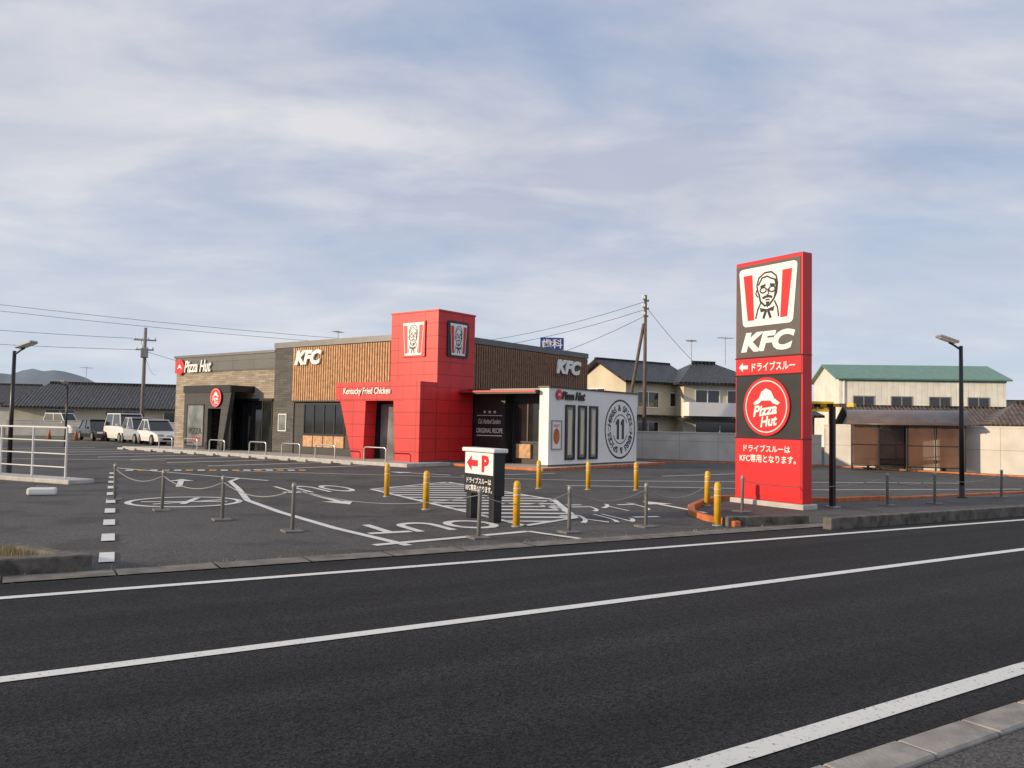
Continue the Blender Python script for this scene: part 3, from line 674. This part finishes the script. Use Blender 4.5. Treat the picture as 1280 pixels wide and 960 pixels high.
house('distant_house',(-66,105),R(10),14,9,3.2,5.6,M['crm2'],M['roof'],.6,((-5,-3,1,2.4),),.8)
house('distant_house',(-52,120),R(-15),12,9,3.4,6.4,M['cream'],M['roofb'],0,((-5,-3,2,3),),.8)
house('distant_house',(24,110),R(10),14,9,4.2,7.0,M['crm2'],M['roof'],.6,(),.8)
house('distant_house',(62,90),R(-15),14,9,3.2,5.4,M['cream'],M['roof'],0,(),.8)
antenna(-29,88,5.6,1.8); antenna(-13.5,64,6,2.6); antenna(12.5,58,6,1.8); antenna(15,58.5,6.1,2); antenna(-41,80,4.4,2)
hx=empty('rear_house',(-13.5,64,0),0); boxes('walls',[(-3,3,0,5,0,5.4)],M['cream'],hx); boxes('roof',[(-3.3,3.3,-.3,5.3,5.4,6.0)],M['roof'],hx)
# hills: long low ridge
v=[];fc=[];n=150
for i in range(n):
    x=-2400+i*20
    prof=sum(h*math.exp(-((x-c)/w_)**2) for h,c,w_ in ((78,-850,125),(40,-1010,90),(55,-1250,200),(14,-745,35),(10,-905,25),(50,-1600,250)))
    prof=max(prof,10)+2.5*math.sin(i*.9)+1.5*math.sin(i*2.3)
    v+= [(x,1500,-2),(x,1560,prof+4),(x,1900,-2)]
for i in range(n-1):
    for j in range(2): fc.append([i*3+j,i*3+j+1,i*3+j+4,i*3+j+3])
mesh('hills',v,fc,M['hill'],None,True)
fn=empty('pipe_fence',(-10.75,20.2,0),math.atan2(1.1,-2.25))
for i in range(6):
    tube('post',[(i*1.25,0,0),(i*1.25,0,1.32)],.028,M['fence'],fn)
for z in (1.32,1.0,.68,.36): tube('rail',[(0,0,z),(6.25,0,z)],.016 if z<1.3 else .024,M['fence'],fn)
boxes('kerb_island',[(-.6,8,-.35,.35,-.02,.1)],M['concl'],fn,.03)
bc=empty('concrete_block',(-9.45,16.9,0),R(20)); boxes('block',[(-.26,.26,-.12,.12,0,.15)],M['wht'],bc,.04); tube('handle',[(-.1,0,.14),(-.1,0,.18),(.1,0,.18),(.1,0,.14)],.01,M['steelp'],bc)
for x,y in ((-31,56),(-29,55.6),(-27,55.2)):
    c=empty('traffic_cone',(x,y,0)); lathe('cone',[(.14,.03),(.03,.68),(.0,.7)],M['orange'],c,14); boxes('base',[(-.19,.19,-.19,.19,0,.03)],M['black'],c); lathe('sleeve',[(.098,.25),(.075,.38)],M['whts'],c,14)
# ------------------------------------------------------------------ cars
def car(name,x,y,ang,Lc,Wc,Hc,paintm,van=False):
    e=empty(name,(x,y,0),ang); h=Wc/2; zb=.22; belt=Hc*.56
    if van: st=[(-Lc/2,.9*belt,.92),(-Lc/2+.15,belt,1),(0,belt,1),(Lc/2-.75,belt*.98,1),(Lc/2-.2,belt*.82,.96),(Lc/2,belt*.62,.88)]
    else: st=[(-Lc/2,.8*belt,.9),(-Lc/2+.2,belt,1),(0,belt,1),(Lc/2-1.25,belt*.98,1),(Lc/2-.35,belt*.8,.94),(Lc/2,belt*.6,.84)]
    v=[];fc=[]
    for X,zt,k in st:
        w=h*k; v+=[(X,-w*.96,zb),(X,-w,zb+.25),(X,-w*.98,zt-.08),(X,-w*.9,zt),(X,w*.9,zt),(X,w*.98,zt-.08),(X,w,zb+.25),(X,w*.96,zb)]
    for i in range(len(st)-1):
        for j in range(8): fc.append([i*8+j,i*8+(j+1)%8,(i+1)*8+(j+1)%8,(i+1)*8+j])
    fc+= [list(range(8)),[(len(st)-1)*8+j for j in range(8)]]
    o=mesh('body',v,fc,paintm,e); b=o.modifiers.new('b','BEVEL'); b.width=.05; b.segments=3; b.limit_method='ANGLE'
    r0=-Lc/2+(.1 if van else .25); r1=r0+(.2 if van else .45); f1=Lc/2-(1.35 if van else 2.0); f0=Lc/2-(.8 if van else 1.25)
    b0=h*.9;b1=h*.76;zt=Hc-.05
    v=[(r0,-b0,belt-.02),(f0,-b0,belt-.03),(f0,b0,belt-.03),(r0,b0,belt-.02),(r1,-b1,zt),(f1,-b1,zt),(f1,b1,zt),(r1,b1,zt)]
    mesh('windows',v,[(0,1,5,4),(1,2,6,5),(2,3,7,6),(3,0,4,7),(4,5,6,7)],M['glass'],e)
    o=boxes('roof',[(r1-.08,f1+.1,-b1-.03,b1+.03,zt-.03,Hc)],paintm,e,.03)
    for s in (-1,1):
        for (xa,xb) in ((r0,r1),(f0,f1),((r0+f0)/2,(r1+f1)/2)): tube('pillar',[(xa,s*b0,belt-.02),(xb,s*b1,zt)],.035,paintm,e,1)
        boxes('mirror',[(f0-.15,f0-.02,s*(h+.1)-.08,s*(h+.1)+.08,belt,belt+.14)],paintm,e,.03)
        boxes('headlamp',[(Lc/2-.22,Lc/2-.03,s*h*.62-.17,s*h*.62+.17,belt*.6,belt*.6+.14)],M['lamp'],e,.03)
        for xx in (-Lc/2+.7,Lc/2-.75):
            for nm,rr,w0,mt in (('tyre',.31,.2,'tyre'),('wheel',.19,.215,'steel')):
                vv=[];k=20
                for yy in (s*(h+.012),s*(h-w0)) if nm=='tyre' else (s*(h+.02),s*(h-.1)):
                    vv+=[(xx+rr*math.cos(2*math.pi*q/k),yy,.31+rr*math.sin(2*math.pi*q/k)) for q in range(k)]
                ff=[list(range(k)),list(range(k,2*k))]+[[q,(q+1)%k,k+(q+1)%k,k+q] for q in range(k)]
                mesh(nm,vv,ff,M[mt],e)
    boxes('grille',[(Lc/2-.1,Lc/2+.01,-h*.5,h*.5,.3,.42)],M['black'],e,.02); boxes('number_plate',[(Lc/2+.0,Lc/2+.02,-.17,.17,.45,.6)],M['whts'],e)
    return e
HA=R(-48)
car('parked_car',-21.2,50.2,HA,3.6,1.6,1.5,M['carw']); car('parked_car',-23.1,52.2,HA,3.8,1.65,1.6,M['cars']); car('parked_van',-25.1,54.4,HA,4.2,1.7,1.85,M['carw'],True); car('parked_car',-27.9,56.5,HA,4.3,1.7,1.42,M['carb'])
car('kei_van',-36.5,68,R(-20),3.3,1.48,1.85,M['carw'],True)
# ------------------------------------------------------------------ light, sky, camera
az=Vector((-.93,-.37)).normalized(); el=R(13)
Sd=Vector((az.x*math.cos(el),az.y*math.cos(el),math.sin(el)))
sl=bpy.data.lights.new('sun','SUN'); sl.energy=4.3; sl.angle=R(.6); sl.color=(1,.79,.54)
so=bpy.data.objects.new('sun',sl); so.rotation_euler=(-Sd).to_track_quat('-Z','Y').to_euler(); so.location=(-20,-10,20); link(so)
wd=bpy.data.worlds.new('World'); scene.world=wd; wd.use_nodes=True; nt=wd.node_tree
bg=nt.nodes['Background']; bg.inputs[1].default_value=.1
sk=N(nt,'ShaderNodeTexSky',sky_type='NISHITA',sun_disc=False); sk.sun_elevation=el; sk.sun_rotation=math.atan2(az.x,az.y)%(2*math.pi); sk.dust_density=1.2; sk.ozone_density=1.5
tc=N(nt,'ShaderNodeTexCoord'); sp=N(nt,'ShaderNodeSeparateXYZ'); nt.links.new(tc.outputs['Generated'],sp.inputs[0])
az_=N(nt,'ShaderNodeMath',operation='MAXIMUM'); nt.links.new(sp.outputs[2],az_.inputs[0]); az_.inputs[1].default_value=0
ad=N(nt,'ShaderNodeMath',operation='ADD'); nt.links.new(az_.outputs[0],ad.inputs[0]); ad.inputs[1].default_value=.22
dv=N(nt,'ShaderNodeVectorMath',operation='DIVIDE'); nt.links.new(tc.outputs['Generated'],dv.inputs[0])
cb=N(nt,'ShaderNodeCombineXYZ')
for i in range(3): nt.links.new(ad.outputs[0],cb.inputs[i])
nt.links.new(cb.outputs[0],dv.inputs[1])
def skn(scale,loc,rot,sc,dist,detail=7,rough=.55):
    mp=N(nt,'ShaderNodeMapping'); mp.inputs['Scale'].default_value=sc; mp.inputs['Rotation'].default_value=(0,0,R(rot)); mp.inputs['Location'].default_value=loc
    nt.links.new(dv.outputs[0],mp.inputs[0])
    n1=N(nt,'ShaderNodeTexNoise'); n1.inputs['Scale'].default_value=scale; n1.inputs['Detail'].default_value=detail; n1.inputs['Roughness'].default_value=rough; n1.inputs['Distortion'].default_value=dist
    nt.links.new(mp.outputs[0],n1.inputs['Vector']); return n1.outputs[0]
cf=ramp(nt,skn(1.3,(1.7,.4,0),-14,(.8,1.2,.5),.25),.30,.54)
lit=ramp(nt,skn(2.0,(4.2,1.1,0),-20,(.8,1.4,.5),.35),.40,.66)
soft=ramp(nt,skn(.8,(7,3,0),10,(1,1,.5),.1,3),.35,.65)
ccol=mixc(nt,soft,(4.9,5.3,6.5),(5.9,6.2,7.1))
ccol=mixc(nt,lit,ccol,(7.4,7.4,7.8))
clear=mixc(nt,.7,sk.outputs[0],(3.9,5.1,7.5))
sky=mixc(nt,cf,clear,ccol)
hz=ramp(nt,sp.outputs[2],.0,.28,(.72,.72,.72,1),(0,0,0,1))
nt.links.new(mixc(nt,hz,sky,(6.7,7.5,8.5)),bg.inputs[0])
cam=bpy.data.cameras.new('camera'); cam.sensor_width=36; cam.lens=29.25; cam.clip_end=9000; cam.clip_start=.05
co=bpy.data.objects.new('camera',cam); co.matrix_world=Matrix.Translation((0,0,1.6))@Matrix.Rotation(R(92.8),4,'X')@Matrix.Rotation(R(1.1),4,'Z')
link(co); scene.camera=co
scene.view_settings.view_transform='Standard'; scene.view_settings.look='None'; scene.view_settings.exposure=0
